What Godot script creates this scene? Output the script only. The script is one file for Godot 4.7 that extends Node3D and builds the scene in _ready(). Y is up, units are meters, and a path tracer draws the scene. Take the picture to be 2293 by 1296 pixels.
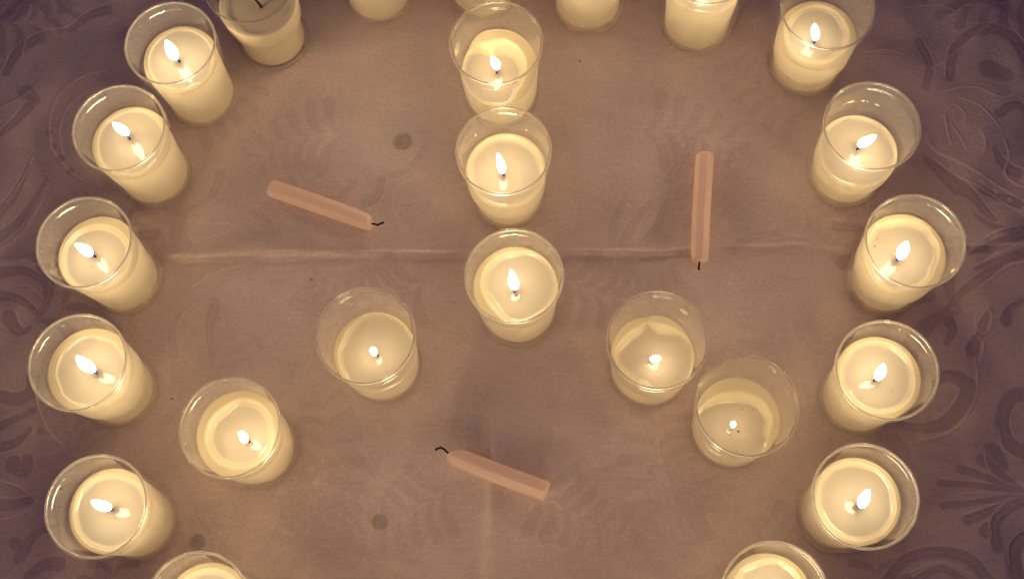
extends Node3D
# Votive candles set out as a peace sign on a mauve damask tablecloth, seen from above. Metres, y up.

const CUP_H := 0.0690        # the cup: height, rim radius, foot radius
const CUP_R := 0.0270
const FOOT_R := 0.0230
const SLANT := 0.1274        # the cloth's weave runs at this angle (radians) to the x axis
const TEX_W := 1800          # damask texture: 1.0 x 0.8 m of cloth
const TEX_H := 1440

const FLAME_GLOW := 46.0
const LAMP_ENERGY := 0.0002
const CLOTH_GROUND := Vector3(0.72, 0.585, 0.535)    # linear
const CLOTH_FIGURE := Vector3(0.51, 0.385, 0.395)
const ROOM := Vector3(0.024, 0.006, 0.064)    # linear


func _ready() -> void:
	# camera
	var eye := Camera3D.new()
	eye.name = "camera"
	var tilt := deg_to_rad(72.67)
	var roll := deg_to_rad(-7.50)
	var ahead := Vector3(0, -sin(tilt), -cos(tilt))
	var right := Vector3.RIGHT
	var up := right.cross(ahead)
	var r2 := right * cos(roll) + up * sin(roll)
	var u2 := up * cos(roll) - right * sin(roll)
	eye.transform = Transform3D(Basis(r2, u2, -ahead), Vector3(0, 0.702, 0.2))
	eye.fov = 26.46
	eye.near = 0.02
	eye.far = 20.0
	add_child(eye)
	eye.current = true
	# the dim room round the table
	var env := Environment.new()
	env.background_mode = Environment.BG_COLOR
	env.background_color = lin(ROOM.x, ROOM.y, ROOM.z)
	env.tonemap_mode = Environment.TONE_MAPPER_LINEAR
	env.tonemap_exposure = 1.0
	env.sdfgi_enabled = true
	env.ssao_enabled = true
	env.ssil_enabled = true
	var we := WorldEnvironment.new()
	we.name = "surroundings"
	we.environment = env
	add_child(we)

	grain.seed = 77
	grain.frequency = 0.01
	grain.fractal_octaves = 2
	make_materials()
	make_cup_meshes()
	for c in CANDLES:
		feet.append(Vector2(c.at[0], c.at[1]))
	make_cloth()
	for i in CANDLES.size():
		make_candle(CANDLES[i], i)
	make_stub(Vector2(-0.1389, -0.1024), Vector2(-0.0781, -0.0698), "pink taper stub with a hooked wick near the pressed fold", 0)
	make_stub(Vector2(0.1277, -0.0868), Vector2(0.1120, -0.0175), "pink taper stub crossing the fold with a short straight wick", 1)
	make_stub(Vector2(0.0049, 0.1040), Vector2(-0.0485, 0.0750), "pink taper stub burnt aslant with a long curled wick", 2)



var mats := {}
var cup_mesh: ArrayMesh
var rim_mesh: ArrayMesh
var foot_mesh: ArrayMesh
var grain := FastNoiseLite.new()
var taken := {}
var feet := []          # where the cups stand
var long_fold := FastNoiseLite.new()
var dent := FastNoiseLite.new()


# ---------------------------------------------------------------- helpers

func lin(r: float, g: float, b: float, a := 1.0) -> Color:
	var c := Color(r, g, b).linear_to_srgb()
	c.a = a
	return c


# A mesh from a grid of points, rows x cols; wrap joins the last column to the first. solid: turned so that its faces look outwards.
func grid_mesh(pts: PackedVector3Array, rows: int, cols: int, wrap: bool, mode: String, uvs := PackedVector2Array()) -> ArrayMesh:
	var idx := PackedInt32Array()
	var span := cols if wrap else cols - 1
	for i in rows - 1:
		for j in span:
			var a := i * cols + j
			var b := i * cols + (j + 1) % cols
			var c := a + cols
			var d := b + cols
			idx.append_array([a, b, d, a, d, c])
	var flip := false
	if mode == "solid":
		var mid := Vector3.ZERO
		for p in pts:
			mid += p
		mid /= pts.size()
		var vol := 0.0
		for t in range(0, idx.size(), 3):
			var p := pts[idx[t]] - mid
			vol += p.dot((pts[idx[t + 2]] - mid).cross(pts[idx[t + 1]] - mid))
		flip = vol < 0.0
	elif mode == "up":
		var s := 0.0
		for t in range(0, mini(idx.size(), 6000), 3):
			var p := pts[idx[t]]
			s += (pts[idx[t + 2]] - p).cross(pts[idx[t + 1]] - p).y
		flip = s < 0.0
	var nor := PackedVector3Array()
	nor.resize(pts.size())
	for t in range(0, idx.size(), 3):
		if flip:
			var k := idx[t + 1]
			idx[t + 1] = idx[t + 2]
			idx[t + 2] = k
		var p := pts[idx[t]]
		var n := (pts[idx[t + 2]] - p).cross(pts[idx[t + 1]] - p)
		for e in 3:
			nor[idx[t + e]] += n
	for i in [0, rows - 1]:   # a row drawn together to one point shares one normal
		if pts[i * cols].distance_to(pts[i * cols + cols / 3]) < 1e-6 and pts[i * cols].distance_to(pts[i * cols + cols / 2]) < 1e-6:
			var s := Vector3.ZERO
			for j in cols:
				s += nor[i * cols + j]
			for j in cols:
				nor[i * cols + j] = s
	for k in nor.size():
		nor[k] = nor[k].normalized() if nor[k].length() > 1e-16 else Vector3.UP
	var arr := []
	arr.resize(Mesh.ARRAY_MAX)
	arr[Mesh.ARRAY_VERTEX] = pts
	arr[Mesh.ARRAY_NORMAL] = nor
	arr[Mesh.ARRAY_INDEX] = idx
	if uvs.size():
		arr[Mesh.ARRAY_TEX_UV] = uvs
	var m := ArrayMesh.new()
	m.add_surface_from_arrays(Mesh.PRIMITIVE_TRIANGLES, arr)
	return m


# profile: (radius, height) pairs turned round the y axis.
func lathe(profile: Array, cols: int) -> ArrayMesh:
	var pts := PackedVector3Array()
	for p in profile:
		for j in cols:
			var t := TAU * j / cols
			pts.append(Vector3(p[0] * cos(t), p[1], p[0] * sin(t)))
	return grid_mesh(pts, profile.size(), cols, true, "solid")


# A tube through points, radius from r0 to r1, with closed ends.
func tube(path: Array, r0: float, r1: float, cols := 8) -> ArrayMesh:
	var pts := PackedVector3Array()
	var n := path.size()
	for i in n + 2:
		var k := clampi(i - 1, 0, n - 1)
		var dir: Vector3 = (path[mini(k + 1, n - 1)] - path[maxi(k - 1, 0)]).normalized()
		var side := dir.cross(Vector3.RIGHT if absf(dir.x) < 0.8 else Vector3.BACK).normalized()
		var other := dir.cross(side)
		var r := 0.0 if i == 0 or i == n + 1 else lerpf(r0, r1, float(k) / (n - 1))
		for j in cols:
			var t := TAU * j / cols
			pts.append(path[k] + (side * cos(t) + other * sin(t)) * r)
	return grid_mesh(pts, n + 2, cols, true, "solid")


# A small uneven lump.
func lump(size: Vector3, seed_at: float, uneven := 0.25, cols := 14) -> ArrayMesh:
	var pts := PackedVector3Array()
	var rows := 9
	for i in rows:
		var v := PI * i / (rows - 1)
		for j in cols:
			var u := TAU * j / cols
			var d := Vector3(sin(v) * cos(u), cos(v), sin(v) * sin(u))
			var k := 1.0 + uneven * grain.get_noise_3d(d.x * 60 + seed_at * 97.0, d.y * 60, d.z * 60)
			pts.append(d * size * k)
	return grid_mesh(pts, rows, cols, true, "solid")


func part(called: String, mesh: Mesh, m: Material, parent: Node3D, at := Vector3.ZERO) -> MeshInstance3D:
	var o := MeshInstance3D.new()
	o.name = called
	o.mesh = mesh
	o.material_override = m
	o.position = at
	parent.add_child(o, true)
	return o


func thing(called: String, label: String, category: String, group: String, at: Vector3) -> Node3D:
	var o := Node3D.new()
	taken[called] = taken.get(called, -1) + 1
	o.name = called if taken[called] == 0 else "%s_%03d" % [called, taken[called]]
	o.set_meta("label", label)
	o.set_meta("category", category)
	if group:
		o.set_meta("group", group)
	o.position = at
	add_child(o)
	return o


# Value round a closed list at a turn of t (0..1), smooth.
func around(list: Array, t: float) -> float:
	var n := list.size()
	var f := fposmod(t, 1.0) * n
	var i := int(f) % n
	return cubic_interpolate(list[i], list[(i + 1) % n], list[(i - 1 + n) % n], list[(i + 2) % n], f - floorf(f))


# ---------------------------------------------------------------- materials

func make_materials() -> void:
	var m := StandardMaterial3D.new()
	m.albedo_color = lin(0.90, 0.87, 0.80, 0.040)
	m.transparency = BaseMaterial3D.TRANSPARENCY_ALPHA
	m.roughness = 0.03
	mats.glass = m
	m = StandardMaterial3D.new()
	m.albedo_color = lin(0.93, 0.91, 0.86, 0.14)
	m.refraction_enabled = true
	m.refraction_scale = 0.049
	m.roughness = 0.04
	mats.rim = m
	m = StandardMaterial3D.new()   # set candle wax: cream, lets light through
	m.albedo_color = lin(0.57, 0.515, 0.39)
	m.roughness = 0.32
	m.backlight_enabled = true
	m.backlight = lin(1.0, 0.95, 0.80) * 1.17
	var soft := FastNoiseLite.new()
	soft.seed = 5
	soft.frequency = 0.02
	var nt := NoiseTexture2D.new()
	nt.width = 256
	nt.height = 256
	nt.seamless = true
	nt.noise = soft
	nt.as_normal_map = true
	nt.bump_strength = 3.0
	m.normal_enabled = true
	m.normal_texture = nt
	m.normal_scale = 0.35
	m.uv1_triplanar = true
	m.uv1_scale = Vector3(40, 40, 40)
	mats.wax = m
	m = m.duplicate()              # cold wax is closer to opaque
	m.albedo_color = lin(0.80, 0.72, 0.54)
	m.backlight = lin(0.55, 0.50, 0.40)
	mats.cold_wax = m
	m = m.duplicate()
	m.roughness = 0.2
	mats.cold_pool = m
	m = StandardMaterial3D.new()   # molten wax
	m.albedo_color = lin(0.61, 0.59, 0.535)
	m.roughness = 0.02
	m.metallic_specular = 0.7
	m.backlight_enabled = true
	m.backlight = lin(1.0, 0.97, 0.90) * 1.18
	mats.pool = m
	m = StandardMaterial3D.new()
	m.albedo_color = lin(0.012, 0.010, 0.012)
	m.roughness = 0.9
	mats.wick = m
	m = StandardMaterial3D.new()
	m.albedo_color = lin(0.02, 0.016, 0.012)
	m.roughness = 0.8
	mats.soot = m
	m = StandardMaterial3D.new()
	m.albedo_color = Color.BLACK
	m.emission_enabled = true
	m.emission = lin(1.0, 0.745, 0.42)
	m.emission_energy_multiplier = FLAME_GLOW
	mats.flame = m
	m = StandardMaterial3D.new()
	m.albedo_color = Color.BLACK
	m.emission_enabled = true
	m.emission = lin(0.20, 0.18, 0.70)
	m.emission_energy_multiplier = 1.0
	mats.flame_foot = m
	m = StandardMaterial3D.new()   # pink taper wax
	m.albedo_color = lin(0.93, 0.78, 0.69)
	m.roughness = 0.38
	m.backlight_enabled = true
	m.backlight = lin(0.75, 0.56, 0.46)
	mats.taper = m


# ---------------------------------------------------------------- the cloth

func cloth_axes(x: float, z: float) -> Vector2:
	return Vector2(x * cos(SLANT) + z * sin(SLANT), -x * sin(SLANT) + z * cos(SLANT))


func stamp(mask: PackedFloat32Array, p: Vector2, q: Vector2, r0: float, r1: float, strength: float, soft := 0.7) -> void:
	var scale := TEX_W / 1.0
	var a := Vector2((p.x + 0.5) * scale, (p.y + 0.45) * scale)
	var b := Vector2((q.x + 0.5) * scale, (q.y + 0.45) * scale)
	var ra := r0 * scale
	var rb := r1 * scale
	var big := maxf(ra, rb) + 0.6 / soft + 0.5
	var x0 := maxi(int(minf(a.x, b.x) - big), 0)
	var x1 := mini(int(maxf(a.x, b.x) + big) + 1, TEX_W - 1)
	var y0 := maxi(int(minf(a.y, b.y) - big), 0)
	var y1 := mini(int(maxf(a.y, b.y) + big) + 1, TEX_H - 1)
	var d := b - a
	var dd := maxf(d.length_squared(), 1e-6)
	for y in range(y0, y1 + 1):
		for x in range(x0, x1 + 1):
			var c := Vector2(x, y) - a
			var t := clampf(c.dot(d) / dd, 0.0, 1.0)
			var v := clampf((ra + (rb - ra) * t - (c - d * t).length()) * soft + 0.5, 0.0, 1.0) * strength
			var k := y * TEX_W + x
			if v > mask[k]:
				mask[k] = v


func stroke(mask: PackedFloat32Array, pts: Array, w0: float, w1: float, strength: float, soft := 0.7) -> void:
	var n := pts.size()
	var fine: Array[Vector2] = []
	var wide: Array[float] = []
	for i in n - 1:
		var steps := 5 if n > 2 else 1
		for s in steps:
			var t := float(s) / steps
			fine.append(pts[i].cubic_interpolate(pts[i + 1], pts[maxi(i - 1, 0)], pts[mini(i + 2, n - 1)], t))
			wide.append(lerpf(w0, w1, (i + t) / (n - 1)))
	fine.append(pts[n - 1])
	wide.append(w1)
	for i in fine.size() - 1:
		stamp(mask, fine[i], fine[i + 1], wide[i] * 0.5, wide[i + 1] * 0.5, strength, soft)


# One woven spray: a curved stem with pairs of leaves that shrink towards the tip, ending in a curl.
func spray(shape: PackedFloat32Array, ridge: PackedFloat32Array, p: Vector2, dir: Vector2, bend: float, reach: float, faint: float, side: float) -> void:
	var flip := Vector2(side, 1.0)
	var mid := Vector2(-0.0145, 0.0)
	var stem := []
	for k in 7:
		stem.append(mid + p * flip)
		if k < 6:
			for lr in [-1.0, 1.0]:
				var out := dir.rotated(lr * 0.75)
				var far := reach * (2.4 - 0.28 * k)
				var a := p + out * far * 0.45
				var b := p + out.rotated(lr * 0.35) * far
				stroke(shape, [mid + p * flip, mid + a * flip, mid + b * flip], 0.0012, reach * (0.80 - 0.08 * k), faint, 0.35)
				stroke(ridge, [mid + p * flip, mid + (a + out.orthogonal() * 0.0006) * flip, mid + b * flip], 0.0005, 0.0008, faint * 0.55)
		p += dir * reach
		dir = dir.rotated(bend * (0.4 + 0.16 * k))
	stroke(ridge, stem, 0.0012, 0.0006, faint * 0.7)


func cloth_material() -> StandardMaterial3D:
	var shape := PackedFloat32Array()   # woven figures
	var ridge := PackedFloat32Array()   # raised outlines
	var spots := PackedFloat32Array()   # grease spots of old drips
	for a in [shape, ridge, spots]:
		a.resize(TEX_W * TEX_H)
	for s in DAMASK:
		var pts := []
		for k in range(3, s.size(), 2):
			pts.append(Vector2(s[k] * 1e-4, s[k + 1] * 1e-4))
		if s[0] == 1:
			stroke(ridge, pts, s[1] * 1e-4, s[2] * 1e-4, 0.8 if absf(pts[0].x) > 0.19 else 0.38)
		else:
			stroke(shape, pts, s[1] * 1.1e-4, s[2] * 1.1e-4, 0.85 if s[0] == 0 else 0.35, 0.5)
			if s.size() > 7:   # a raised thread runs along one side of each leaf, a vein down its middle
				var edge := []
				for k in pts.size():
					var dir: Vector2 = (pts[mini(k + 1, pts.size() - 1)] - pts[maxi(k - 1, 0)]).normalized()
					edge.append(pts[k] + dir.orthogonal() * lerpf(s[1], s[2], float(k) / (pts.size() - 1)) * 0.66e-4)
				stroke(ridge, edge, 0.0010, 0.0006, 0.6 if s[0] == 0 else 0.3)
				stroke(ridge, pts, 0.0004, 0.0009, 0.35)
	var rng := RandomNumberGenerator.new()
	rng.seed = 11
	for i in 56:   # leafy sprays, mirrored about the cloth's middle line as damask is
		var p := Vector2(rng.randf_range(0.0, 0.47), rng.randf_range(-0.42, 0.32))
		var dir := Vector2.from_angle(rng.randf_range(0, TAU))
		var bend := rng.randf_range(-0.5, 0.5)
		var reach := rng.randf_range(0.007, 0.014)
		var faint := rng.randf_range(0.14, 0.32)
		if p.x > 0.24:   # the border figures are larger and woven more strongly
			faint = 0.75
			reach *= 1.3
		for side in [-1.0, 1.0]:
			spray(shape, ridge, p, dir, bend, reach, faint, side)
	for i in 150:   # loose threads of the weave
		var p := Vector2(rng.randf_range(-0.46, 0.46), rng.randf_range(-0.42, 0.32))
		var dir := Vector2.from_angle(rng.randf_range(-0.5, 0.5))
		var bend := rng.randf_range(-0.6, 0.6)
		var pts := []
		for k in 3:
			pts.append(p)
			p += dir * rng.randf_range(0.003, 0.008)
			dir = dir.rotated(bend)
		stroke(ridge, pts, 0.0006, 0.0004, rng.randf_range(0.2, 0.5))
	for s in [[-0.0713, -0.1165, 0.0062], [-0.0657, -0.1156, 0.0011], [-0.0777, 0.1179, 0.0048], [-0.1820, 0.1289, 0.0048]]:
		for k in 9:
			var off: Vector2 = Vector2.from_angle(k * 0.7) * (s[2] * 0.12)
			stamp(spots, Vector2(s[0], s[1]) + off, Vector2(s[0], s[1]) + off * 0.2, s[2] * (0.84 + 0.08 * sin(k * 2.1)), s[2] * 0.86, 1.0, 0.25)
	for s in [[0.0397, -0.1702, 0.0006], [-0.2037, 0.0457, 0.0005], [-0.1247, -0.0274, 0.0005]]:
		stamp(spots, Vector2(s[0], s[1]), Vector2(s[0] + 0.0008, s[1] + 0.0003), s[2], s[2] * 0.6, 2.2)
	var weave := FastNoiseLite.new()
	weave.seed = 3
	weave.frequency = 0.5
	weave.fractal_octaves = 2
	var blotch := FastNoiseLite.new()
	blotch.seed = 8
	blotch.frequency = 0.012
	blotch.fractal_octaves = 4
	var stain := FastNoiseLite.new()
	stain.seed = 15
	stain.frequency = 0.11
	stain.fractal_octaves = 3
	var rgb := PackedByteArray()
	var rough := PackedByteArray()
	var high := PackedByteArray()
	rgb.resize(TEX_W * TEX_H * 3)
	rough.resize(TEX_W * TEX_H)
	high.resize(TEX_W * TEX_H)
	var ground := CLOTH_GROUND
	var figure := CLOTH_FIGURE
	for y in TEX_H:
		for x in TEX_W:
			var k := y * TEX_W + x
			var f := shape[k]
			var l := ridge[k]
			var n := weave.get_noise_2d(x * 0.35, y * 1.6)
			var g := 1.0 + 0.15 * n + 0.09 * blotch.get_noise_2d(x, y) + 0.24 * l + 0.06 * weave.get_noise_2d(x * 0.05 + 900.0, y * 0.5)
			var c := (ground + (figure - ground) * (f * (1.0 - 0.7 * l))) * (g * maxf(1.0 - 0.36 * clampf(spots[k] * 1.3 - 0.3 + 0.35 * stain.get_noise_2d(x, y) * spots[k], 0.0, 2.2), 0.05))
			rgb[k * 3] = int(clampf(pow(c.x, 0.4545) * 255.0, 0, 255))
			rgb[k * 3 + 1] = int(clampf(pow(c.y, 0.4545) * 255.0, 0, 255))
			rgb[k * 3 + 2] = int(clampf(pow(c.z, 0.4545) * 255.0, 0, 255))
			rough[k] = int(clampf((0.60 - 0.18 * f - 0.08 * l + 0.06 * n) * 255.0, 0, 255))
			high[k] = int(clampf(105.0 - 34.0 * f + 84.0 * l + 40.0 * n, 0, 255))
	var m := StandardMaterial3D.new()
	m.albedo_texture = ImageTexture.create_from_image(Image.create_from_data(TEX_W, TEX_H, false, Image.FORMAT_RGB8, rgb))
	m.roughness_texture = ImageTexture.create_from_image(Image.create_from_data(TEX_W, TEX_H, false, Image.FORMAT_R8, rough))
	m.roughness_texture_channel = BaseMaterial3D.TEXTURE_CHANNEL_RED
	m.roughness = 1.0
	m.heightmap_enabled = true
	m.heightmap_texture = ImageTexture.create_from_image(Image.create_from_data(TEX_W, TEX_H, false, Image.FORMAT_R8, high))
	m.heightmap_scale = 0.085
	m.rim_enabled = true
	m.rim = 0.35
	m.rim_tint = 0.6
	return m


# Height of the cloth at a place along (a) and across (b) its weave.
func cloth_height(a: float, b: float) -> float:
	var x := a * cos(SLANT) - b * sin(SLANT)
	var z := a * sin(SLANT) + b * cos(SLANT)
	var y := 0.0030 * dent.get_noise_2d(a, b) - 0.0006 + 0.0005 * dent.get_noise_2d(a * 4.6 + 3.0, b * 3.4)
	# pressed fold along the table: a sharp ridge on a wide swell
	var s := b + 0.0425 + 0.004 * long_fold.get_noise_2d(a * 0.7, 3.0) + 0.0012 * long_fold.get_noise_2d(a * 5.0, 40.0)
	var lift := clampf(0.8 + 0.9 * long_fold.get_noise_2d(a * 1.6, 9.0), 0.25, 1.5)
	y += lift * (0.0021 * exp(-s * s / 0.0000024) + 0.0018 * exp(-s * s / 0.00007))
	s = b + 0.0385 + 0.003 * long_fold.get_noise_2d(a, 5.0)
	y -= 0.0006 * exp(-s * s / 0.000002) * clampf(long_fold.get_noise_2d(a * 0.8, 14.0) + 0.6, 0, 1)
	y += 0.0009 * long_fold.get_noise_2d(a * 9.0, b * 2.2 + 60.0) * exp(-s * s / 0.0005)
	# and the one across it
	s = a + 0.0145 + 0.003 * long_fold.get_noise_2d(b, 30.0)
	y += (0.0020 * exp(-s * s / 0.00005) + 0.0014 * exp(-s * s / 0.000006)) * smoothstep(0.03, 0.09, b)
	y += 0.0007 * exp(-s * s / 0.00005) * smoothstep(-0.10, -0.2, b)
	# weighed down where the cups stand
	for f in feet:
		var d := Vector2(x - f.x, z - f.y).length()
		if d < 0.030:
			var flat := 1.0 - smoothstep(0.0232, 0.030, d)
			y = lerpf(y, -0.0002, flat)
	return y


func make_cloth() -> void:
	long_fold.seed = 21
	long_fold.frequency = 6.0
	dent.seed = 4
	dent.frequency = 9.0
	dent.fractal_octaves = 3
	# the mesh is finer along the pressed folds
	var across := [-0.68]
	while across[-1] < 0.52:
		across.append(across[-1] + lerpf(0.0005, 0.0036, smoothstep(0.012, 0.05, absf(across[-1] + 0.0425))))
	var along := [-0.75]
	while along[-1] < 0.75:
		along.append(along[-1] + lerpf(0.0008, 0.0036, smoothstep(0.012, 0.05, absf(along[-1] + 0.0145))))
	var cols := along.size()
	var rows := across.size()
	var pts := PackedVector3Array()
	var uvs := PackedVector2Array()
	for i in rows:
		for j in cols:
			var a: float = along[j]
			var b: float = across[i]
			var x := a * cos(SLANT) - b * sin(SLANT)
			var z := a * sin(SLANT) + b * cos(SLANT)
			var y := cloth_height(a, b)
			pts.append(Vector3(x, y, z))
			uvs.append(Vector2(a + 0.5, (b + 0.45) / 0.8))
	var o := part("tablecloth", grid_mesh(pts, rows, cols, false, "up", uvs), cloth_material(), self)
	o.set_meta("kind", "structure")
	o.set_meta("label", "mauve damask tablecloth with pressed folds and grease spots")
	o.set_meta("category", "tablecloth")


# ---------------------------------------------------------------- the candles

func make_cup_meshes() -> void:
	var h := CUP_H
	var mm := 0.001
	var wall := func(y: float) -> float: return FOOT_R + (CUP_R - 0.0005 - FOOT_R) * y / h
	var p := [[0.0, 0.5 * mm], [21.3 * mm, 0.5 * mm], [21.5 * mm, 1.0 * mm], [22.0 * mm, 2.3 * mm], [wall.call(2.5 * mm) - 0.1 * mm, 2.5 * mm]]
	for y in [2.6, 8.0, 20.0, 35.0, 50.0, 58.0, 60.0]:
		p.append([wall.call(y * mm), y * mm])
	p.append_array([[CUP_R - 0.78 * mm, 60.35 * mm], [CUP_R - 0.42 * mm, 60.75 * mm], [CUP_R - 0.32 * mm, 61.3 * mm], [CUP_R - 0.12 * mm, 65.0 * mm], [CUP_R - 0.02 * mm, 68.2 * mm]])
	# a thin pressed wall; the rim and the foot carry its thickness
	cup_mesh = lathe(p, 96)
	var ring := []
	for k in 13:
		var t := TAU * k / 12.0
		ring.append([CUP_R - 0.62 * mm + 0.68 * mm * cos(t), 68.3 * mm + 0.70 * mm * sin(t)])
	rim_mesh = lathe(ring, 96)
	var bead := []   # the thick foot of the cup
	for k in 13:
		var t := TAU * k / 12.0
		bead.append([22.15 * mm + 0.95 * mm * cos(t), 1.35 * mm + 1.3 * mm * sin(t)])
	foot_mesh = lathe(bead, 96)


# Wax top: height over the pool and outer radius at a turn t.
func make_wax(root: Node3D, c: Dictionary, seed_at: float) -> void:
	var mm := 0.001
	var cols := 120
	var level: float = c.level * mm                 # of the molten pool
	var rim_up: Array = c.rim                       # how far the wax rim stands over it, mm, round the cup
	var pool: Array = c.pool                        # pool radius as a share of the wax radius, round the cup
	var collar: float = c.get("collar", 0.0) * mm   # below this height the wax stands clear of the cup
	var top_r: float = c.get("radius", 22.6) * mm
	var rough: float = c.get("rough", 0.012)
	var pts := PackedVector3Array()
	var inside := [0.985, 1.0, 1.02]
	var out := [0.06, 0.13, 0.20, 0.28, 0.36, 0.44, 0.55, 0.68, 0.80, 0.90, 0.97, 1.0]
	var down := [0.985, 0.95, 0.88, 0.78, 0.66, 0.56, 0.46, 0.36, 0.27, 0.18, 0.10, 0.04, 0.012, 0.0]
	var edge := []
	var radii := []
	for j in cols:
		var t := float(j) / cols
		var u := Vector2.from_angle(TAU * t)
		var wob := grain.get_noise_3d(u.x * 40, u.y * 40, seed_at * 31.0) * rough * 3.0 + grain.get_noise_3d(u.x * 170, u.y * 170, seed_at * 53.0) * rough * 1.5
		edge.append(clampf(around(pool, t) + wob, 0.4, 0.975))
		var r := top_r
		if collar > 0.0:
			r = FOOT_R + (CUP_R - 0.0005 - FOOT_R) * level / CUP_H - 1.35 * mm
		radii.append(r + 0.0004 * grain.get_noise_3d(u.x * 30, u.y * 30, seed_at * 11.0))
	for s in inside:
		for j in cols:
			var t := TAU * j / cols
			var r: float = radii[j] * minf(edge[j] * s, 0.99)
			pts.append(Vector3(r * cos(t), level + (-0.5 * mm if s < 1.0 else (0.25 * mm if s < 1.01 else 0.6 * mm)), r * sin(t)))
	for s in out:
		for j in cols:
			var t := TAU * j / cols
			var e0: float = minf(edge[j] * 1.02, 0.99)
			var r: float = radii[j] * lerpf(e0, 1.0, s)
			var up: float = around(rim_up, float(j) / cols) * mm
			var bump := grain.get_noise_3d(r * cos(t) * 4000, r * sin(t) * 4000, seed_at * 71.0) * 0.5 * mm
			var y := level + 0.6 * mm + (up - 0.6 * mm) * smoothstep(0.0, 0.42, s) + bump * sin(PI * s)
			if s > 0.85:
				y -= 0.5 * mm * pow((s - 0.85) / 0.15, 2.0)
			pts.append(Vector3(r * cos(t), y, r * sin(t)))
	for s in down:
		for j in cols:
			var t := TAU * j / cols
			var u := Vector2.from_angle(t)
			var up: float = around(rim_up, float(j) / cols) * mm
			var y := lerpf(2.2 * mm, level + up - 0.5 * mm, s)
			var slim := lerpf(19.9 * mm, 21.0 * mm if collar > 0.0 else radii[j], y / level)
			var r := slim
			if collar > 0.0:
				var cut := collar + grain.get_noise_3d(u.x * 25, u.y * 25, seed_at * 17.0) * 5.0 * mm
				r = lerpf(slim, FOOT_R + (CUP_R - 0.0005 - FOOT_R) * y / CUP_H - 1.3 * mm, smoothstep(cut - 2.0 * mm, cut + 1.2 * mm, y))
			if s > 0.99 or s == 0.985:
				r = minf(r, radii[j])
			if s == 0.0:
				r -= 0.6 * mm
			r += grain.get_noise_3d(u.x * 60, y * 2600, u.y * 60 + seed_at * 13.0) * 0.10 * mm
			pts.append(Vector3(r * cos(t), y, r * sin(t)))
	for j in cols:
		pts.append(Vector3(0, 2.2 * mm, 0))
	var rows := inside.size() + out.size() + down.size() + 1
	var wax := part("wax", grid_mesh(pts, rows, cols, true, "solid"), mats.wax if c.get("lit", true) else mats.cold_wax, root)
	# molten pool with a meniscus that climbs the solid edge
	pts = PackedVector3Array()
	var steps := [0.0, 0.3, 0.6, 0.8, 0.88, 0.925, 0.95, 0.97, 0.985, 1.0, 1.008]
	for s in steps:
		for j in cols:
			var t := TAU * j / cols
			var r: float = radii[j] * edge[j] * s
			var climb := pow(clampf((s - 0.90) / 0.108, 0, 1), 2.2) * 0.75 * mm
			pts.append(Vector3(r * cos(t), level + climb, r * sin(t)))
	part("melt_pool", grid_mesh(pts, steps.size(), cols, true, "up"), mats.pool if c.get("lit", true) else mats.cold_pool, wax)


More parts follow.
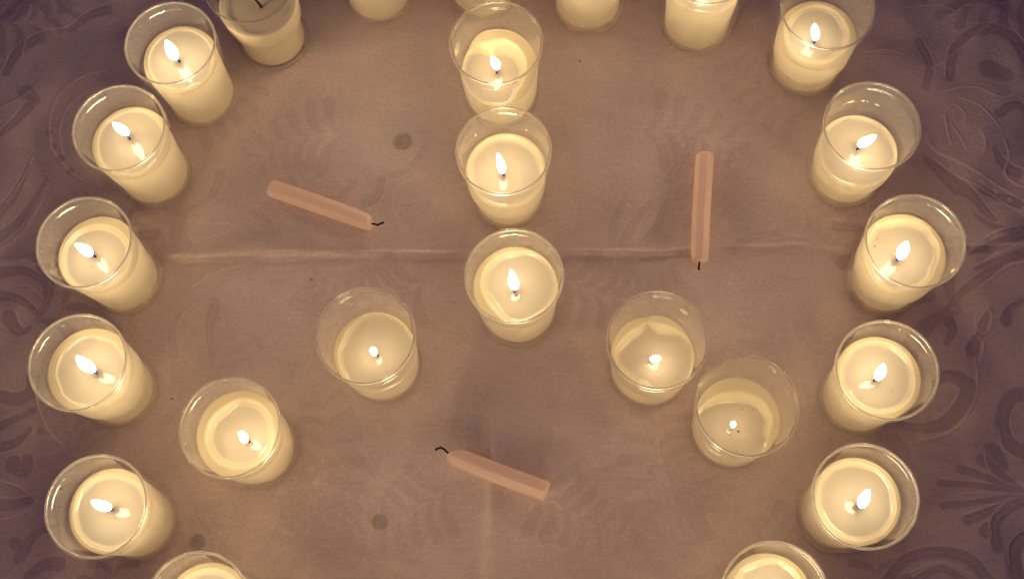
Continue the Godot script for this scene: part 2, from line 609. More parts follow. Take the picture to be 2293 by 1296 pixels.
func make_candle(c: Dictionary, n: int) -> void:
	var mm := 0.001
	var root := thing("votive_candle", c.label, "candle", "votive candles set out as a peace sign", Vector3(c.at[0], 0.0, c.at[1]))
	var cup := part("cup", cup_mesh, mats.glass, root)
	part("rim", rim_mesh, mats.rim, cup)
	part("foot", foot_mesh, mats.rim, cup)
	var seed_at := n * 1.37
	make_wax(root, c, seed_at)
	var level: float = c.level * mm
	var foot := Vector3(c.wick[0] * mm, level - 1.0 * mm, c.wick[1] * mm)
	var lean := Vector3(c.get("lean", [0, 0])[0] * mm, 0, c.get("lean", [0, 0])[1] * mm)
	var turn := seed_at * 2.3
	var hook := Vector3(cos(turn), 0, sin(turn))
	if c.get("lit", true):
		var path := []
		for k in 7:
			var s := k / 6.0
			path.append(foot + Vector3(0, (7.8 * s) * mm, 0) + hook * (1.3 * mm * s * s) + Vector3(0, -0.8 * mm * s * s * s, 0))
		part("wick", tube(path, 0.55 * mm, 0.75 * mm), mats.wick, root)
		var high: float = c.flame[0] * mm
		var wide: float = c.flame[1] * mm
		var base := foot + Vector3(0, 6.6 * mm, 0) + hook * (0.6 * mm)
		var pts := PackedVector3Array()
		var rows := 15
		var cols := 14
		for i in rows:
			var s := float(i) / (rows - 1)
			var r := 0.5 * wide * pow(maxf(sin(PI * pow(s, 0.70 + 0.10 * sin(turn * 3.1))), 0.0), 0.74) * 0.86
			var sway := Vector3(cos(turn * 1.7), 0, sin(turn * 1.7)) * (sin(s * 5.0 + turn) * 0.07 * wide * s)
			for j in cols:
				var t := TAU * j / cols
				var flat := 1.0 + 0.14 * cos(2.0 * t + turn)
				pts.append(lean * pow(s, 1.3) + sway + Vector3(r * flat * cos(t), high * s, r * flat * sin(t)))
		var flame := part("flame", grid_mesh(pts, rows, cols, true, "solid"), mats.flame, root, base)
		pts = PackedVector3Array()
		rows = 7
		for i in rows:
			var s := float(i) / (rows - 1)
			var r := 0.24 * wide * pow(maxf(sin(PI * (0.12 + 0.88 * s) * 0.62), 0.0), 0.9) if i > 0 else 0.0
			for j in cols:
				var t := TAU * j / cols
				pts.append(Vector3(r * cos(t), (-3.2 + 4.4 * s) * mm, r * sin(t)))
		part("flame_foot", grid_mesh(pts, rows, cols, true, "solid"), mats.flame_foot, flame)
		var lamp := OmniLight3D.new()
		lamp.name = "candle_light"
		lamp.light_color = lin(1.0, 0.745, 0.42)
		lamp.light_energy = LAMP_ENERGY * c.get("power", 1.0)
		lamp.light_size = 0.004
		lamp.omni_range = 6.0
		lamp.omni_attenuation = 2.0
		lamp.shadow_enabled = true
		lamp.position = base + Vector3(0, high * 0.5, 0) + lean * 0.4
		root.add_child(lamp, true)
	else:
		var path := []
		for k in 6:
			var s := k / 5.0
			path.append(foot + Vector3(0, 9.0 * s * mm, 0) + Vector3(-1.6, 0, -0.6) * (s * s * mm))
		part("wick", tube(path, 1.0 * mm, 0.7 * mm), mats.wick, root)
	for d in c.get("drips", []):   # set drops on the inner wall: turn (degrees), height mm, width mm, length mm
		var t := deg_to_rad(d[0])
		var r: float = FOOT_R + (CUP_R - 0.0005 - FOOT_R) * d[1] * mm / CUP_H - 1.5 * mm
		var o := part("wax_drip", lump(Vector3(0.5, d[3] * 0.5, d[2] * 0.5) * mm, seed_at + d[0], 0.5), mats.wax, root, Vector3(r * cos(t), d[1] * mm, r * sin(t)))
		o.rotation.y = -t
	for d in c.get("lumps", []):   # torn bits of wax on the pool's edge: turn (degrees), distance mm, height mm, then size
		var t := deg_to_rad(d[0])
		var o := part("wax_lump", lump(Vector3(d[3], d[4], d[5]) * (0.5 * mm), seed_at + d[0], 0.4, 20), mats.wax, root, Vector3(d[1] * mm * cos(t), (d[2] - 0.5) * mm, d[1] * mm * sin(t)))
		o.rotation.y = -t
	for d in c.get("specks", []):  # soot: x, height, z in mm, size
		part("soot_speck", lump(Vector3(d[3], d[3] * 0.5, d[3] * 0.8) * (0.62 * mm), seed_at + d[0], 0.6, 8), mats.soot, root, Vector3(d[0], d[1], d[2]) * mm)


# A stub of thin taper candle lying on the cloth, from its cut foot to its burnt end.
func make_stub(from: Vector2, to: Vector2, label: String, kind: int) -> void:
	var mm := 0.001
	var along := to - from
	var long := along.length()
	var root := thing("taper_stub", label, "candle stub", "pink taper stubs lying on the cloth", Vector3(from.x, 0.0, from.y))
	root.rotation.y = -along.angle()
	var lies := []   # the cloth under it
	for k in 9:
		var g := cloth_axes(from.x + along.x * k / 8.0, from.y + along.y * k / 8.0)
		lies.append(cloth_height(g.x, g.y))
	var rise: float = (lies[7] - lies[1]) / 0.75
	var rest := -1.0
	for k in 9:
		rest = maxf(rest, lies[k] - rise * k / 8.0)
	root.position.y = rest - 0.0003
	root.rotation.z = atan(rise / long)
	var r0 := 5.6 * mm
	var cols := 64
	var pts := PackedVector3Array()
	var rows := [[0.0, 0.0], [0.0, 0.80], [0.0005, 0.91], [0.0014, 0.975], [0.003, 1.0], [long * 0.2, 1.0], [long * 0.4, 1.0], [long * 0.6, 1.0], [long * 0.8, 0.99], [long - 0.010, 0.97], [long - 0.006, 0.95], [long - 0.003, 0.9], [long - 0.0012, 0.74], [long - 0.0002, 0.42], [long - 0.0008, 0.18], [long - 0.0008, 0.0]]
	for row in rows:
		for j in cols:
			var t := TAU * j / cols + 0.2
			var facet := cos(fposmod(t - 0.2, TAU / 8.0) - TAU / 16.0)
			var r: float = r0 * row[1] * lerpf(1.0, 0.955 / facet, 0.9)
			var x: float = row[0]
			if x > long * 0.7:
				var melt := (x - long * 0.7) / (long * 0.3)
				r *= 1.0 - 0.10 * melt * absf(grain.get_noise_2d(t * 30, kind * 50.0)) * 2.0
				if kind == 2:      # burnt down on one side
					x -= melt * melt * 0.0075 * (0.5 + 0.5 * sin(t + 2.6))
				elif kind == 0:
					x -= melt * melt * 0.002 * (0.5 + 0.5 * sin(t - 1.0))
			pts.append(Vector3(x, r0 * 0.985 + r * sin(t) + 0.0001, r * cos(t) + 0.0004 * sin(PI * clampf(x / long, 0, 1)) * (1.0 if kind == 1 else -1.0)))
	part("taper", grid_mesh(pts, rows.size(), cols, true, "solid"), mats.taper, root)
	var tip := Vector3(long - 0.0015, r0, 0)
	var path := [tip, tip + Vector3(2.2, 0.2, 0) * mm, tip + Vector3(4.0, 0.2, 0.2) * mm, tip + Vector3(5.6, 0.8, 0.1) * mm]
	if kind == 0:
		path = [tip, tip + Vector3(2.4, 0, -0.6) * mm, tip + Vector3(4.2, 0.2, -0.4) * mm, tip + Vector3(5.2, 0.8, -1.6) * mm, tip + Vector3(7.2, 1.0, -3.2) * mm]
	elif kind == 2:
		path = [tip + Vector3(-4, 0, 0) * mm, tip + Vector3(1.0, 0.3, 0) * mm, tip + Vector3(4.0, 0.8, 1.4) * mm, tip + Vector3(6.4, 0.6, 1.6) * mm, tip + Vector3(8.4, -0.2, 0.2) * mm, tip + Vector3(8.8, -0.6, -0.8) * mm]
	part("wick", tube(path, 0.55 * mm, 0.7 * mm), mats.wick, root)


# ---------------------------------------------------------------- data

# at: place; level: height of the molten pool, mm; pool and rim: round the cup, from +x towards +z; flame: height and width, mm
const CANDLES := [
	{"label": "unlit votive candle with a blackened wick and no flame", "at": [-0.1305, -0.207], "level": 44, "wick": [1.5, 2.5], "flame": [20, 6.2], "lean": [0, 0],
		"pool": [0.8, 0.82, 0.84, 0.84, 0.82, 0.76, 0.7, 0.72, 0.78, 0.82, 0.84, 0.82], "rim": [2.0, 2.0, 2.0, 2.0, 2.0, 2.0, 2.0, 2.0, 2.0, 2.0, 2.0, 2.0], "lit": false, "collar": 30},
	{"label": "brimming lit candle between the unlit candle and a matching full one", "at": [-0.1788, -0.1741], "level": 47, "wick": [-0.6, 1.2], "flame": [20.8, 7.9], "lean": [-0.2, 0.4],
		"pool": [0.88, 0.89, 0.9, 0.9, 0.89, 0.88, 0.87, 0.87, 0.88, 0.89, 0.88, 0.87], "rim": [0.7, 0.7, 0.7, 0.7, 0.7, 0.7, 0.7, 0.7, 0.7, 0.7, 0.7, 0.7], "radius": 22.4},
	{"label": "full lit candle with a wide pool, between the brimming one and the pressed fold", "at": [-0.2105, -0.1241], "level": 46.5, "wick": [-0.9, -2.9], "flame": [21.4, 5.8], "lean": [-1.4, 1.3],
		"pool": [0.84, 0.85, 0.86, 0.87, 0.88, 0.88, 0.88, 0.88, 0.87, 0.86, 0.85, 0.84], "rim": [0.8, 0.8, 0.8, 0.8, 0.8, 0.8, 0.8, 0.8, 0.8, 0.8, 0.8, 0.8], "radius": 23.2},
	{"label": "lit candle at the end of the pressed fold, its pool off to one side", "at": [-0.2319, -0.0575], "level": 44.5, "wick": [-2.1, 0.3], "flame": [20.5, 6.2], "lean": [-1.1, 1.4],
		"pool": [0.72, 0.76, 0.82, 0.87, 0.9, 0.9, 0.88, 0.84, 0.78, 0.72, 0.69, 0.69], "rim": [1.8, 1.8, 1.8, 1.8, 1.8, 1.8, 1.8, 1.8, 1.8, 1.8, 1.8, 1.8], "radius": 23.2, "specks": [[-4, 44.7, 6, 0.45], [2, 44.6, 15, 0.4]]},
	{"label": "lit candle with a crumbly yellow wax rim and a forked wick", "at": [-0.2369, 0.0109], "level": 48.5, "wick": [3.1, 1.9], "flame": [23.5, 6.9], "lean": [-1.1, -2.4],
		"pool": [0.84, 0.83, 0.84, 0.84, 0.82, 0.8, 0.8, 0.79, 0.8, 0.82, 0.84, 0.85], "rim": [1.0, 1.0, 1.0, 1.0, 1.0, 1.0, 1.0, 1.0, 1.0, 1.0, 1.0, 1.0], "rough": 0.03, "collar": 26, "radius": 22.8},
	{"label": "lit candle with a thick smooth wax rim round a small pool, inside the ring", "at": [-0.1568, 0.0572], "level": 45, "wick": [4.6, 4.1], "flame": [19, 5.4], "lean": [0.9, -0.9],
		"pool": [0.66, 0.7, 0.7, 0.66, 0.65, 0.66, 0.68, 0.64, 0.58, 0.7, 0.72, 0.68], "rim": [2.6, 2.6, 2.6, 2.4, 2.4, 2.6, 2.8, 3, 3.2, 2.4, 2.6, 2.6], "collar": 20},
	{"label": "lit candle with two soot specks on the inside of its cup", "at": [-0.2287, 0.0893], "level": 45, "wick": [0.4, -0.9], "flame": [23, 6.4], "lean": [-1.1, -0.8],
		"pool": [0.84, 0.85, 0.86, 0.86, 0.84, 0.84, 0.84, 0.84, 0.82, 0.8, 0.8, 0.82], "rim": [1.6, 1.6, 1.6, 1.6, 1.6, 1.6, 1.6, 1.6, 1.6, 1.6, 1.6, 1.6], "radius": 22.8, "specks": [[-21, 60, -13, 0.9], [-24, 56, -4, 0.6]]},
	{"label": "lit candle beside the grease spot where the branch meets the ring", "at": [-0.1791, 0.146], "level": 45.5, "wick": [0, 0], "flame": [21, 6.2], "lean": [0, 0],
		"pool": [0.8, 0.81, 0.82, 0.82, 0.8, 0.8, 0.8, 0.79, 0.79, 0.8, 0.8, 0.8], "rim": [1.6, 1.6, 1.6, 1.6, 1.6, 1.6, 1.6, 1.6, 1.6, 1.6, 1.6, 1.6], "radius": 22.8},
	{"label": "half burnt candle with a tall broken wax wall and a wax lump on its cup", "at": [0.0095, -0.1465], "level": 32, "wick": [-1.6, 0.8], "flame": [17, 5.2], "lean": [-2.4, 0.1],
		"pool": [0.52, 0.52, 0.52, 0.58, 0.64, 0.835, 0.933, 0.95, 0.95, 0.95, 0.95, 0.95, 0.95, 0.95, 0.932, 0.88, 0.6, 0.46, 0.5, 0.54, 0.54, 0.53, 0.52, 0.52], "rim": [6.0, 5.2, 4.4, 3.4, 2.4, 1.5, 1.05, 0.9, 0.9, 0.9, 0.9, 0.9, 0.9, 0.9, 1.371, 3.812, 9.676, 11.0, 10.667, 10.333, 10.0, 9.0, 8.0, 7.0], "collar": 8, "drips": [[188, 57, 4, 6.5], [196, 52, 3, 4]], "specks": [[3, 32.3, 16, 0.4], [-8, 24, 23, 0.5]]},
	{"label": "low lit candle with yellow patches in a pool that reaches its cup", "at": [0.0054, -0.0791], "level": 37.5, "wick": [-1.4, 2.2], "flame": [22, 6.2], "lean": [-1.2, -2.0],
		"pool": [0.86, 0.9, 0.94, 0.95, 0.93, 0.88, 0.84, 0.88, 0.88, 0.88, 0.86, 0.84], "rim": [2.2, 1.5, 1, 1, 1, 1.5, 2.4, 2.4, 2.4, 2.8, 2.8, 2.6], "collar": 18, "specks": [[-12, 10, 18.6, 0.7]], "drips": [[232, 52, 1.2, 1.2], [308, 50, 1.2, 1.4]]},
	{"label": "lit candle where the central row meets the two branches", "at": [0.0021, -0.0054], "level": 45, "wick": [-0.9, 1.9], "flame": [22, 5.6], "lean": [-1.4, -4.3],
		"pool": [0.93, 0.88, 0.8, 0.8, 0.72, 0.62, 0.7, 0.8, 0.82, 0.8, 0.9, 0.93], "rim": [1.6, 1.6, 1.8, 2.2, 2.6, 3, 3, 3, 3, 3, 2.2, 1.8], "collar": 14, "rough": 0.026},
	{"label": "low candle with a small round flame and a ragged wax ledge at one side", "at": [-0.0812, 0.0172], "level": 32.5, "wick": [1.4, 2.2], "flame": [11, 4.6], "lean": [-0.9, 0.5],
		"pool": [0.94, 0.94, 0.95, 0.95, 0.94, 0.88, 0.8, 0.77, 0.85, 0.92, 0.92, 0.93], "rim": [1.2, 1, 1, 1, 1, 1.4, 1.8, 2, 1.6, 1.6, 1.6, 1.4], "collar": 9, "power": 0.55, "rough": 0.03, "specks": [[6, 32.8, 8, 0.35]]},
	{"label": "low candle with a sideways flame and a wax dab high on its cup", "at": [0.073, 0.0407], "level": 30, "wick": [-0.9, 2.2], "flame": [8, 5], "lean": [3.2, 2.0],
		"pool": [0.95, 0.95, 0.95, 0.94, 0.94, 0.93, 0.9, 0.72, 0.65, 0.67, 0.7, 0.75, 0.79, 0.78, 0.74, 0.68, 0.64, 0.66, 0.75, 0.62, 0.66, 0.76, 0.87, 0.93], "rim": [0.8, 0.8, 0.8, 0.8, 0.8, 0.8, 0.9, 1.5, 2.5, 3, 3.2, 3.4, 3.6, 4, 4.6, 5, 5, 4, 2, 6, 6, 5, 3, 1.5], "collar": 7, "power": 0.5, "rough": 0.03, "drips": [[318, 58, 5.4, 5.4]], "specks": [[-13, 30.4, -6, 0.45]]},
	{"label": "nearly spent candle with a tiny flame and a curved wax ledge", "at": [0.1133, 0.0818], "level": 28, "wick": [-3.2, 3.6], "flame": [7.5, 3.2], "lean": [0.6, -0.4],
		"pool": [0.68, 0.68, 0.68, 0.826, 0.941, 0.95, 0.95, 0.95, 0.95, 0.95, 0.95, 0.95, 0.95, 0.914, 0.801, 0.66, 0.55, 0.48, 0.46, 0.47, 0.48, 0.54, 0.6, 0.64], "rim": [5.0, 4.55, 3.844, 2.35, 0.8, 0.789, 0.778, 0.767, 0.756, 0.744, 0.733, 0.722, 0.711, 0.7, 2.0, 3.6, 5.0, 5.125, 5.25, 5.375, 5.5, 5.25, 5.0, 5.0], "collar": 6, "power": 0.4, "specks": [[4, 28.4, -6, 0.5], [10, 28.4, -5, 0.5], [-3, 28.4, 17, 0.5], [0, 28.5, 6, 0.9]]},
	{"label": "lit candle of the ring beside the nearly spent candle", "at": [0.1889, 0.0726], "level": 47.5, "wick": [-2.0, 0.8], "flame": [22, 5.9], "lean": [-1.0, -3.4],
		"pool": [0.8, 0.8, 0.8, 0.76, 0.75, 0.75, 0.77, 0.8, 0.82, 0.84, 0.84, 0.82], "rim": [2.2, 2.2, 2.2, 2.2, 2.2, 2.2, 2.2, 2.2, 2.2, 2.2, 2.2, 2.2], "radius": 22.8, "specks": [[6, 47.9, 8, 0.4]]},
	{"label": "lit candle with an evenly round, sharply edged pool, facing the nearly spent candle's far side", "at": [0.1643, 0.1356], "level": 47.2, "wick": [0.5, 2.7], "flame": [22, 6.2], "lean": [1.0, -4.4],
		"pool": [0.84, 0.85, 0.85, 0.85, 0.84, 0.84, 0.84, 0.85, 0.85, 0.84, 0.84, 0.84], "rim": [1.8, 1.8, 1.8, 1.8, 1.8, 1.8, 1.8, 1.8, 1.8, 1.8, 1.8, 1.8], "radius": 22.8},
	{"label": "lit candle ending the branch, with an angular pool edge", "at": [0.11, 0.1783], "level": 46.2, "wick": [0, 1], "flame": [21, 6.2], "lean": [0, 0],
		"pool": [0.8, 0.8, 0.8, 0.8, 0.8, 0.8, 0.79, 0.76, 0.8, 0.76, 0.8, 0.82], "rim": [1.8, 1.8, 1.8, 1.8, 1.8, 1.8, 1.8, 1.8, 1.8, 1.8, 1.8, 1.8], "radius": 22.8, "rough": 0.03, "specks": [[6, 46.5, -7, 0.4]]},
	{"label": "lit candle with a wavy pool edge and a loose wax collar", "at": [0.2191, 0.0049], "level": 42, "wick": [-3.4, 1.7], "flame": [22, 7], "lean": [-0.1, -1.2],
		"pool": [0.78, 0.74, 0.72, 0.74, 0.8, 0.82, 0.8, 0.78, 0.84, 0.74, 0.84, 0.82], "rim": [2.4, 1.8, 1.6, 1.6, 1.8, 2.2, 2.8, 3.6, 4.4, 4.8, 4.4, 3.2], "collar": 24, "rough": 0.03, "drips": [[48, 66, 2.5, 4]], "specks": [[-14, 42.4, -8, 0.6], [-12, 42.5, -12, 0.5]]},
	{"label": "lit candle beside the one with a cracked side, its wax bulging over a narrower foot", "at": [0.2103, -0.0648], "level": 32.5, "wick": [0.2, -1.3], "flame": [20, 6.8], "lean": [3.7, 3.4],
		"pool": [0.93, 0.94, 0.94, 0.94, 0.93, 0.93, 0.93, 0.93, 0.93, 0.92, 0.93, 0.93], "rim": [1.0, 1.0, 1.0, 1.0, 1.0, 1.0, 1.0, 1.0, 1.0, 1.0, 1.0, 1.0], "collar": 21, "specks": [[-3, 33.2, -20, 0.5], [-1, 33.2, -20.5, 0.4], [-18, 12, 9, 0.5]], "drips": [[254, 50, 1.2, 1.0], [263, 50.4, 4.2, 0.9], [281, 50.2, 2.0, 0.8], [287, 49.6, 1.0, 0.9], [301, 48.8, 3.2, 0.7]]},
	{"label": "lit candle with a crack line round its side and a many-cornered pool", "at": [0.201, -0.1406], "level": 34.5, "wick": [-2.1, 4.0], "flame": [16, 6.4], "lean": [-3.0, -2.0],
		"pool": [0.72, 0.7, 0.68, 0.7, 0.72, 0.72, 0.74, 0.76, 0.78, 0.82, 0.82, 0.76], "rim": [2.2, 2.2, 2.2, 2.2, 2.2, 2.2, 2.2, 2.2, 2.2, 2.2, 2.2, 2.2], "collar": 16, "rough": 0.03, "specks": [[-16, 13, 14, 0.6]]},
	{"label": "lit candle of the ring between the cracked one and its neighbour on the far side", "at": [0.1384, -0.1794], "level": 47, "wick": [0, 1], "flame": [21, 6.2], "lean": [0, 0],
		"pool": [0.88, 0.89, 0.9, 0.9, 0.89, 0.88, 0.87, 0.87, 0.88, 0.89, 0.88, 0.87], "rim": [1.2, 1.2, 1.2, 1.2, 1.2, 1.2, 1.2, 1.2, 1.2, 1.2, 1.2, 1.2], "radius": 22.4},
	{"label": "lit candle of the ring next but one to the cracked candle", "at": [0.0723, -0.2035], "level": 45.5, "wick": [0, 0], "flame": [21, 6.2], "lean": [0, 0],
		"pool": [0.88, 0.89, 0.9, 0.9, 0.89, 0.88, 0.87, 0.87, 0.88, 0.89, 0.88, 0.87], "rim": [1.2, 1.2, 1.2, 1.2, 1.2, 1.2, 1.2, 1.2, 1.2, 1.2, 1.2, 1.2], "radius": 22.4},
	{"label": "lit candle of the ring beside the unlit candle, towards the central row", "at": [-0.0603, -0.2305], "level": 46, "wick": [0, 0], "flame": [21, 6.2], "lean": [0, 0],
		"pool": [0.88, 0.89, 0.9, 0.9, 0.89, 0.88, 0.87, 0.87, 0.88, 0.89, 0.88, 0.87], "rim": [1.2, 1.2, 1.2, 1.2, 1.2, 1.2, 1.2, 1.2, 1.2, 1.2, 1.2, 1.2], "radius": 22.4},
	{"label": "lit candle of the ring standing behind the head of the central row", "at": [0.007, -0.2235], "level": 44.5, "wick": [0, 0], "flame": [21, 6.2], "lean": [0, 0],
		"pool": [0.88, 0.89, 0.9, 0.9, 0.89, 0.88, 0.87, 0.87, 0.88, 0.89, 0.88, 0.87], "rim": [1.2, 1.2, 1.2, 1.2, 1.2, 1.2, 1.2, 1.2, 1.2, 1.2, 1.2, 1.2], "radius": 22.4},
	{"label": "lit candle closing the foot of the ring, next to the candle by the grease spot", "at": [-0.122, 0.186], "level": 46, "wick": [0, 0], "flame": [21, 6.2], "lean": [0, 0],
		"pool": [0.88, 0.89, 0.9, 0.9, 0.89, 0.88, 0.87, 0.87, 0.88, 0.89, 0.88, 0.87], "rim": [1.4, 1.4, 1.4, 1.4, 1.4, 1.4, 1.4, 1.4, 1.4, 1.4, 1.4, 1.4], "radius": 22.4},
	{"label": "lit candle closing the foot of the ring, second from the candle by the grease spot", "at": [-0.062, 0.192], "level": 46, "wick": [0, 0], "flame": [21, 6.2], "lean": [0, 0],
		"pool": [0.88, 0.89, 0.9, 0.9, 0.89, 0.88, 0.87, 0.87, 0.88, 0.89, 0.88, 0.87], "rim": [1.4, 1.4, 1.4, 1.4, 1.4, 1.4, 1.4, 1.4, 1.4, 1.4, 1.4, 1.4], "radius": 22.4},
	{"label": "lit candle closing the foot of the ring, second from the candle with an angular pool", "at": [0.004, 0.204], "level": 46, "wick": [0, 0], "flame": [21, 6.2], "lean": [0, 0],
		"pool": [0.88, 0.89, 0.9, 0.9, 0.89, 0.88, 0.87, 0.87, 0.88, 0.89, 0.88, 0.87], "rim": [1.4, 1.4, 1.4, 1.4, 1.4, 1.4, 1.4, 1.4, 1.4, 1.4, 1.4, 1.4], "radius": 22.4},
	{"label": "lit candle closing the foot of the ring, next to the candle with an angular pool", "at": [0.058, 0.206], "level": 46, "wick": [0, 0], "flame": [21, 6.2], "lean": [0, 0],
		"pool": [0.88, 0.89, 0.9, 0.9, 0.89, 0.88, 0.87, 0.87, 0.88, 0.89, 0.88, 0.87], "rim": [1.4, 1.4, 1.4, 1.4, 1.4, 1.4, 1.4, 1.4, 1.4, 1.4, 1.4, 1.4], "radius": 22.4},
]

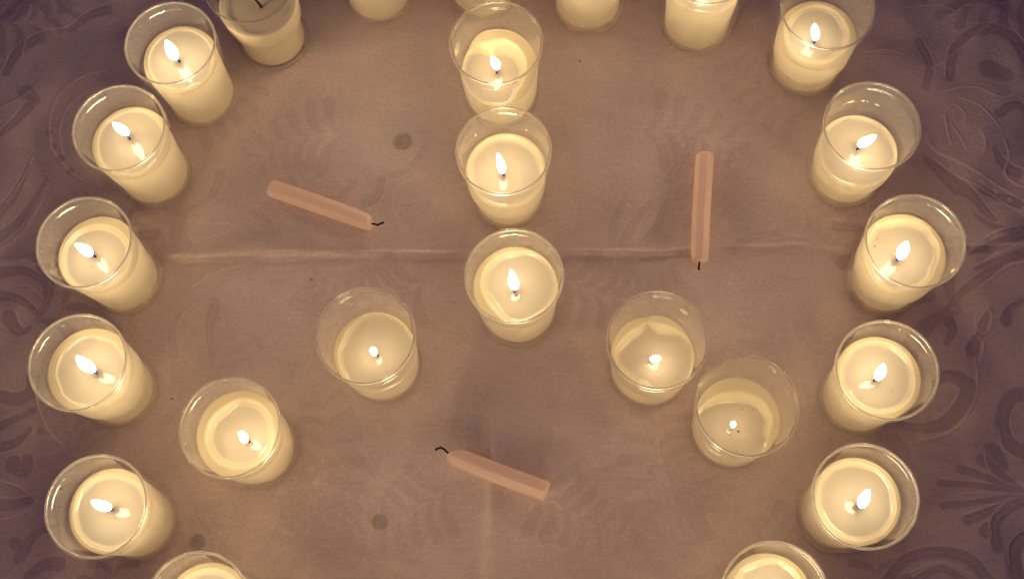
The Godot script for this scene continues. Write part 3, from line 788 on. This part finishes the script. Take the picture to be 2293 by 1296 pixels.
# Woven figures (0, faint ones 2) and raised outlines (1): kind, width at both ends, then points along the cloth, in tenths of a millimetre
const DAMASK := [
	[1,24,22,2517,-1162,2574,-1057,2700,-976,2825,-892,2947,-798,3052,-724,3191,-628],[1,11,14,2556,-1007,2665,-900,2791,-823,2913,-729,3041,-630,3177,-515],
	[1,24,24,2651,-941,2653,-941],[1,30,30,2734,-896,2737,-896],[1,35,35,2820,-848,2823,-848],[1,35,35,2898,-787,2901,-787],[1,35,35,2971,-728,2974,-728],
	[1,35,35,3051,-670,3054,-670],[1,16,8,2646,-1295,2652,-1190,2664,-1100],[1,14,8,2685,-1219,2724,-1153,2751,-1052],[1,16,8,2843,-1187,2870,-1112,2844,-1018],
	[1,14,19,2985,-1125,3003,-1007,2967,-905,3031,-831,3156,-772],[1,11,8,2648,-1310,2714,-1369,2773,-1293,2751,-1203],[1,11,8,2745,-1414,2875,-1351,2978,-1185],
	[0,38,92,2510,-1008,2586,-910,2670,-813],[0,81,32,2696,-807,2768,-733,2859,-604],[0,32,70,2924,-1067,2954,-978,3039,-904],[0,70,38,3050,-701,2915,-746,2814,-791],
	[1,11,16,2695,-422,2863,-518,3035,-573,3161,-600],[1,11,16,2708,-296,2875,-392,3020,-446,3146,-473],[1,11,16,2748,-185,2890,-294,3006,-334,3130,-347],
	[0,22,70,2757,-633,2867,-552,3027,-511,3151,-515],[0,22,59,2690,-380,2855,-448,3026,-502],[0,27,59,2526,-50,2670,-185,2851,-294],[0,27,70,2721,-296,2868,-336,3085,-403],
	[0,59,27,2717,93,2732,34,2789,-47],[1,11,11,2684,47,2704,-21,2771,-47,2780,34,2729,101,2688,60],[0,70,27,2655,194,2688,128,2732,74],
	[1,11,11,2611,247,2607,167,2665,101,2722,168,2686,261],[0,70,32,2532,18,2551,86,2506,153],[0,65,27,2867,21,2900,-46,2971,-100],
	[0,32,97,2156,625,2304,656,2458,626,2574,528],[0,97,81,2574,528,2610,432,2560,369],[0,81,38,2560,369,2486,352,2418,399],
	[1,11,11,2662,248,2658,406,2614,536,2478,678,2298,728],[0,38,22,2387,969,2617,990,2861,1033],[0,38,22,2391,1099,2615,1074,2861,1033],
	[0,49,22,2506,889,2676,950,2861,1033],[0,49,22,2513,1180,2677,1117,2861,1033],[0,65,22,2636,839,2741,925,2861,1033],[0,65,22,2604,1242,2723,1146,2861,1033],
	[1,8,14,2492,1032,2665,1025,2844,1033,2984,1033],[0,81,70,2930,460,2830,491,2775,602],[0,70,81,2775,602,2793,730,2887,820],[0,92,92,2696,789,2732,870],
	[1,11,14,2655,781,2667,895,2758,970,2867,983],[1,11,14,2750,666,2767,781,2866,845],[0,59,65,2668,1327,2665,1205,2754,1107,2857,1065],
	[1,14,14,2642,1279,2643,1181,2733,1082,2860,1040],[0,76,92,2835,1255,2755,1352,2762,1498,2799,1556],[1,11,14,2724,1412,2737,1303,2839,1218],
	[0,49,65,2042,1508,2162,1392,2336,1354,2503,1392,2592,1508],[0,38,38,2200,1508,2340,1441,2466,1508],[1,11,11,2180,1460,2343,1407,2494,1472],
	[0,49,70,2705,-1552,2759,-1755,2933,-1884,3106,-1824,3182,-1651],[0,108,81,2944,-1609,3048,-1561],[1,11,11,2601,-1615,2810,-1773,3023,-1951],
	[1,11,11,2641,-1461,2835,-1489,3017,-1409,3143,-1483],[0,54,70,2725,-2021,2902,-2113,3090,-2045],[0,54,43,2537,-1803,2591,-1647,2548,-1493],
	[0,65,27,2978,-1304,3080,-1363,3167,-1301],[1,11,8,2170,-1732,2324,-1751,2445,-1717],[1,11,8,2447,-2042,2646,-2070,2780,-2019],
	[1,14,11,-3243,-2091,-3131,-2023,-2983,-2014,-2885,-2061],[1,14,11,-3207,-1798,-3186,-1937,-3070,-2006],[0,54,76,-3296,-1688,-3240,-1831,-3134,-1926],
	[1,16,11,-2926,-1137,-2969,-1338,-2927,-1524,-2796,-1648,-2642,-1702],[1,14,8,-2850,-1097,-2893,-1275,-2859,-1429,-2755,-1537,-2601,-1588],
	[0,35,35,-2959,-1251,-2956,-1251],[0,43,43,-2920,-1159,-2917,-1159],[0,49,49,-2865,-1073,-2862,-1073],[0,43,43,-2796,-987,-2793,-987],
	[1,14,8,-2942,-1153,-2811,-999,-2704,-923],[0,92,54,-3147,-1543,-3067,-1479],[0,43,70,-2922,-2003,-2800,-2099,-2685,-2129],[0,54,38,-3085,-2137,-3214,-2222,-3327,-2175],
	[0,38,70,-3269,-1250,-3180,-1341,-3119,-1433],[1,11,11,-3293,-1436,-3157,-1512,-3054,-1621],[0,70,27,-3209,-560,-3059,-705,-2946,-941],
	[0,70,27,-3228,-707,-3134,-854,-3071,-1033],[1,16,8,-3198,-472,-3048,-616,-2946,-822],[1,14,8,-3183,-795,-3102,-943,-3049,-1094],
	[0,76,27,-3179,-328,-3015,-341,-2837,-239],[0,70,27,-3161,-185,-3020,-156,-2884,-56],[0,81,38,-3074,-44,-3009,41,-2943,27],[1,14,8,-3159,-385,-2994,-398,-2819,-324],
	[1,11,8,-3141,-242,-2975,-240,-2853,-140],[0,65,76,-3081,437,-2957,459,-2883,411,-2879,330],[0,97,70,-2936,848,-2872,874,-2860,822],
	[1,14,11,-2872,344,-2831,506,-2748,652,-2659,732],[0,43,43,-2866,527,-2863,529],[0,38,38,-2804,644,-2801,647],[0,32,65,-2869,638,-2939,717,-3042,743],
	[0,54,27,-3057,624,-2982,585,-2893,545],[1,14,8,-3017,939,-2880,978,-2765,1068],[1,14,8,-2987,1169,-2861,1131,-2753,1055],[0,65,65,-2873,1293,-2861,1303],
	[0,70,38,-2998,1080,-2894,1075,-2806,1050],[0,49,76,-2767,1482,-2684,1420,-2595,1413],[0,38,65,-2670,1208,-2768,1258,-2831,1383],
	[1,11,8,-2894,1497,-2780,1370,-2632,1321],[1,11,8,-1750,23,-1783,-130,-1714,-225,-1624,-185,-1630,-109,-1679,-115],[2,38,70,-1819,188,-1845,22,-1815,-117],
	[1,8,8,-1959,-230,-1829,-314,-1615,-369],[2,22,59,-2027,-63,-2072,48,-2047,186],[1,8,8,-1493,-170,-1407,-85,-1244,-56],[1,8,8,-1361,-225,-1251,-195,-1171,-223],
	[1,11,8,-669,-603,-748,-691,-758,-823,-672,-910,-573,-921],[1,11,8,-422,-499,-585,-524,-710,-603,-755,-720],[2,43,54,-830,-912,-862,-795,-935,-752],
	[2,38,43,-762,-941,-653,-999,-572,-1118],[2,49,27,-1009,-885,-1062,-827,-1088,-798],[1,8,8,-935,-1123,-847,-1002,-693,-970],
	[1,8,8,-1982,-517,-1793,-572,-1635,-687,-1560,-804],[1,8,8,-1964,-633,-1770,-630,-1626,-541],[1,8,8,-1860,-719,-1719,-688,-1545,-570],
	[2,22,65,-2026,-721,-1894,-808,-1849,-956],[1,8,8,-793,946,-966,858,-1158,842],[1,8,5,-1158,842,-1176,914,-1125,947],[1,8,8,-793,946,-991,985,-1192,945],
	[1,8,8,-793,946,-997,947,-1160,1059],[1,8,5,-1160,1059,-1134,1133,-1072,1134],[1,8,8,-793,946,-966,892,-1085,752],[1,8,8,-793,946,-867,785,-998,661],
	[1,8,5,-998,661,-1054,700,-1036,753],[1,8,8,-793,946,-758,779,-805,609],[1,8,8,-793,946,-724,811,-607,715],[1,8,5,-607,715,-654,676,-694,701],
	[1,8,8,-793,946,-618,922,-488,806],[1,8,8,-793,946,-619,880,-434,922],[1,8,5,-434,922,-441,850,-497,836],[1,8,8,-793,946,-653,1027,-496,1049],
	[1,8,8,-793,946,-655,1024,-582,1162],[1,8,5,-582,1162,-540,1122,-560,1079],[1,8,8,-793,946,-782,1121,-693,1274],[1,8,8,-793,946,-782,1133,-857,1298],
	[1,8,5,-857,1298,-785,1313,-758,1265],[1,8,8,-793,946,-951,1043,-1025,1211],[1,8,8,-793,946,-929,1073,-1105,1135],[1,8,5,-1105,1135,-1064,1198,-1007,1186],
	[1,8,8,381,645,488,652,551,723,547,806,495,855,437,852,407,816,414,781,436,771],[1,8,8,778,953,878,1037,888,1152,824,1232,738,1243,683,1199,680,1143,711,1113,741,1119],
	[1,8,8,-1268,92,-1223,200,-1257,292,-1335,325,-1404,295,-1430,238,-1411,193,-1377,184,-1357,202],
	[1,8,8,146,1327,115,1255,140,1191,196,1166,245,1183,262,1222,248,1253,224,1261,210,1249],
	[1,8,8,1033,1020,1138,1008,1210,1065,1217,1144,1174,1199,1117,1206,1083,1178,1085,1144,1105,1130],
	[1,8,8,-1452,-1412,-1468,-1565,-1392,-1666,-1285,-1673,-1212,-1606,-1203,-1523,-1242,-1476,-1287,-1479,-1305,-1510],
	[1,8,8,930,-1398,858,-1270,742,-1236,652,-1292,628,-1386,666,-1457,724,-1472,759,-1442,757,-1408],
	[1,8,8,1321,-660,1414,-732,1512,-718,1562,-645,1550,-566,1499,-527,1452,-536,1435,-569,1447,-594],
	[1,8,8,151,-697,216,-771,300,-775,354,-723,358,-656,323,-616,282,-615,262,-641,268,-663],
	[1,8,8,-1544,-1093,-1657,-1064,-1751,-1121,-1783,-1216,-1750,-1289,-1689,-1306,-1643,-1276,-1635,-1234,-1654,-1215],
	[1,8,8,-663,250,-747,208,-778,128,-750,61,-693,40,-647,63,-634,102,-649,128,-670,129],
	[1,8,8,1251,1167,1323,1115,1399,1124,1438,1176,1428,1233,1390,1261,1353,1255,1340,1231,1349,1214],[2,70,32,644,-473,709,-615,813,-744],
	[2,65,27,765,-486,848,-585,907,-743],[2,54,27,578,-516,594,-631,665,-775],[2,70,38,940,-888,1012,-1006,1115,-1183],[2,59,32,1296,-423,1407,-507,1568,-533],
	[1,8,8,1443,-678,1573,-619,1737,-675],[1,8,8,1434,-506,1621,-533,1803,-474],[1,8,8,610,-776,717,-687,738,-486],
]
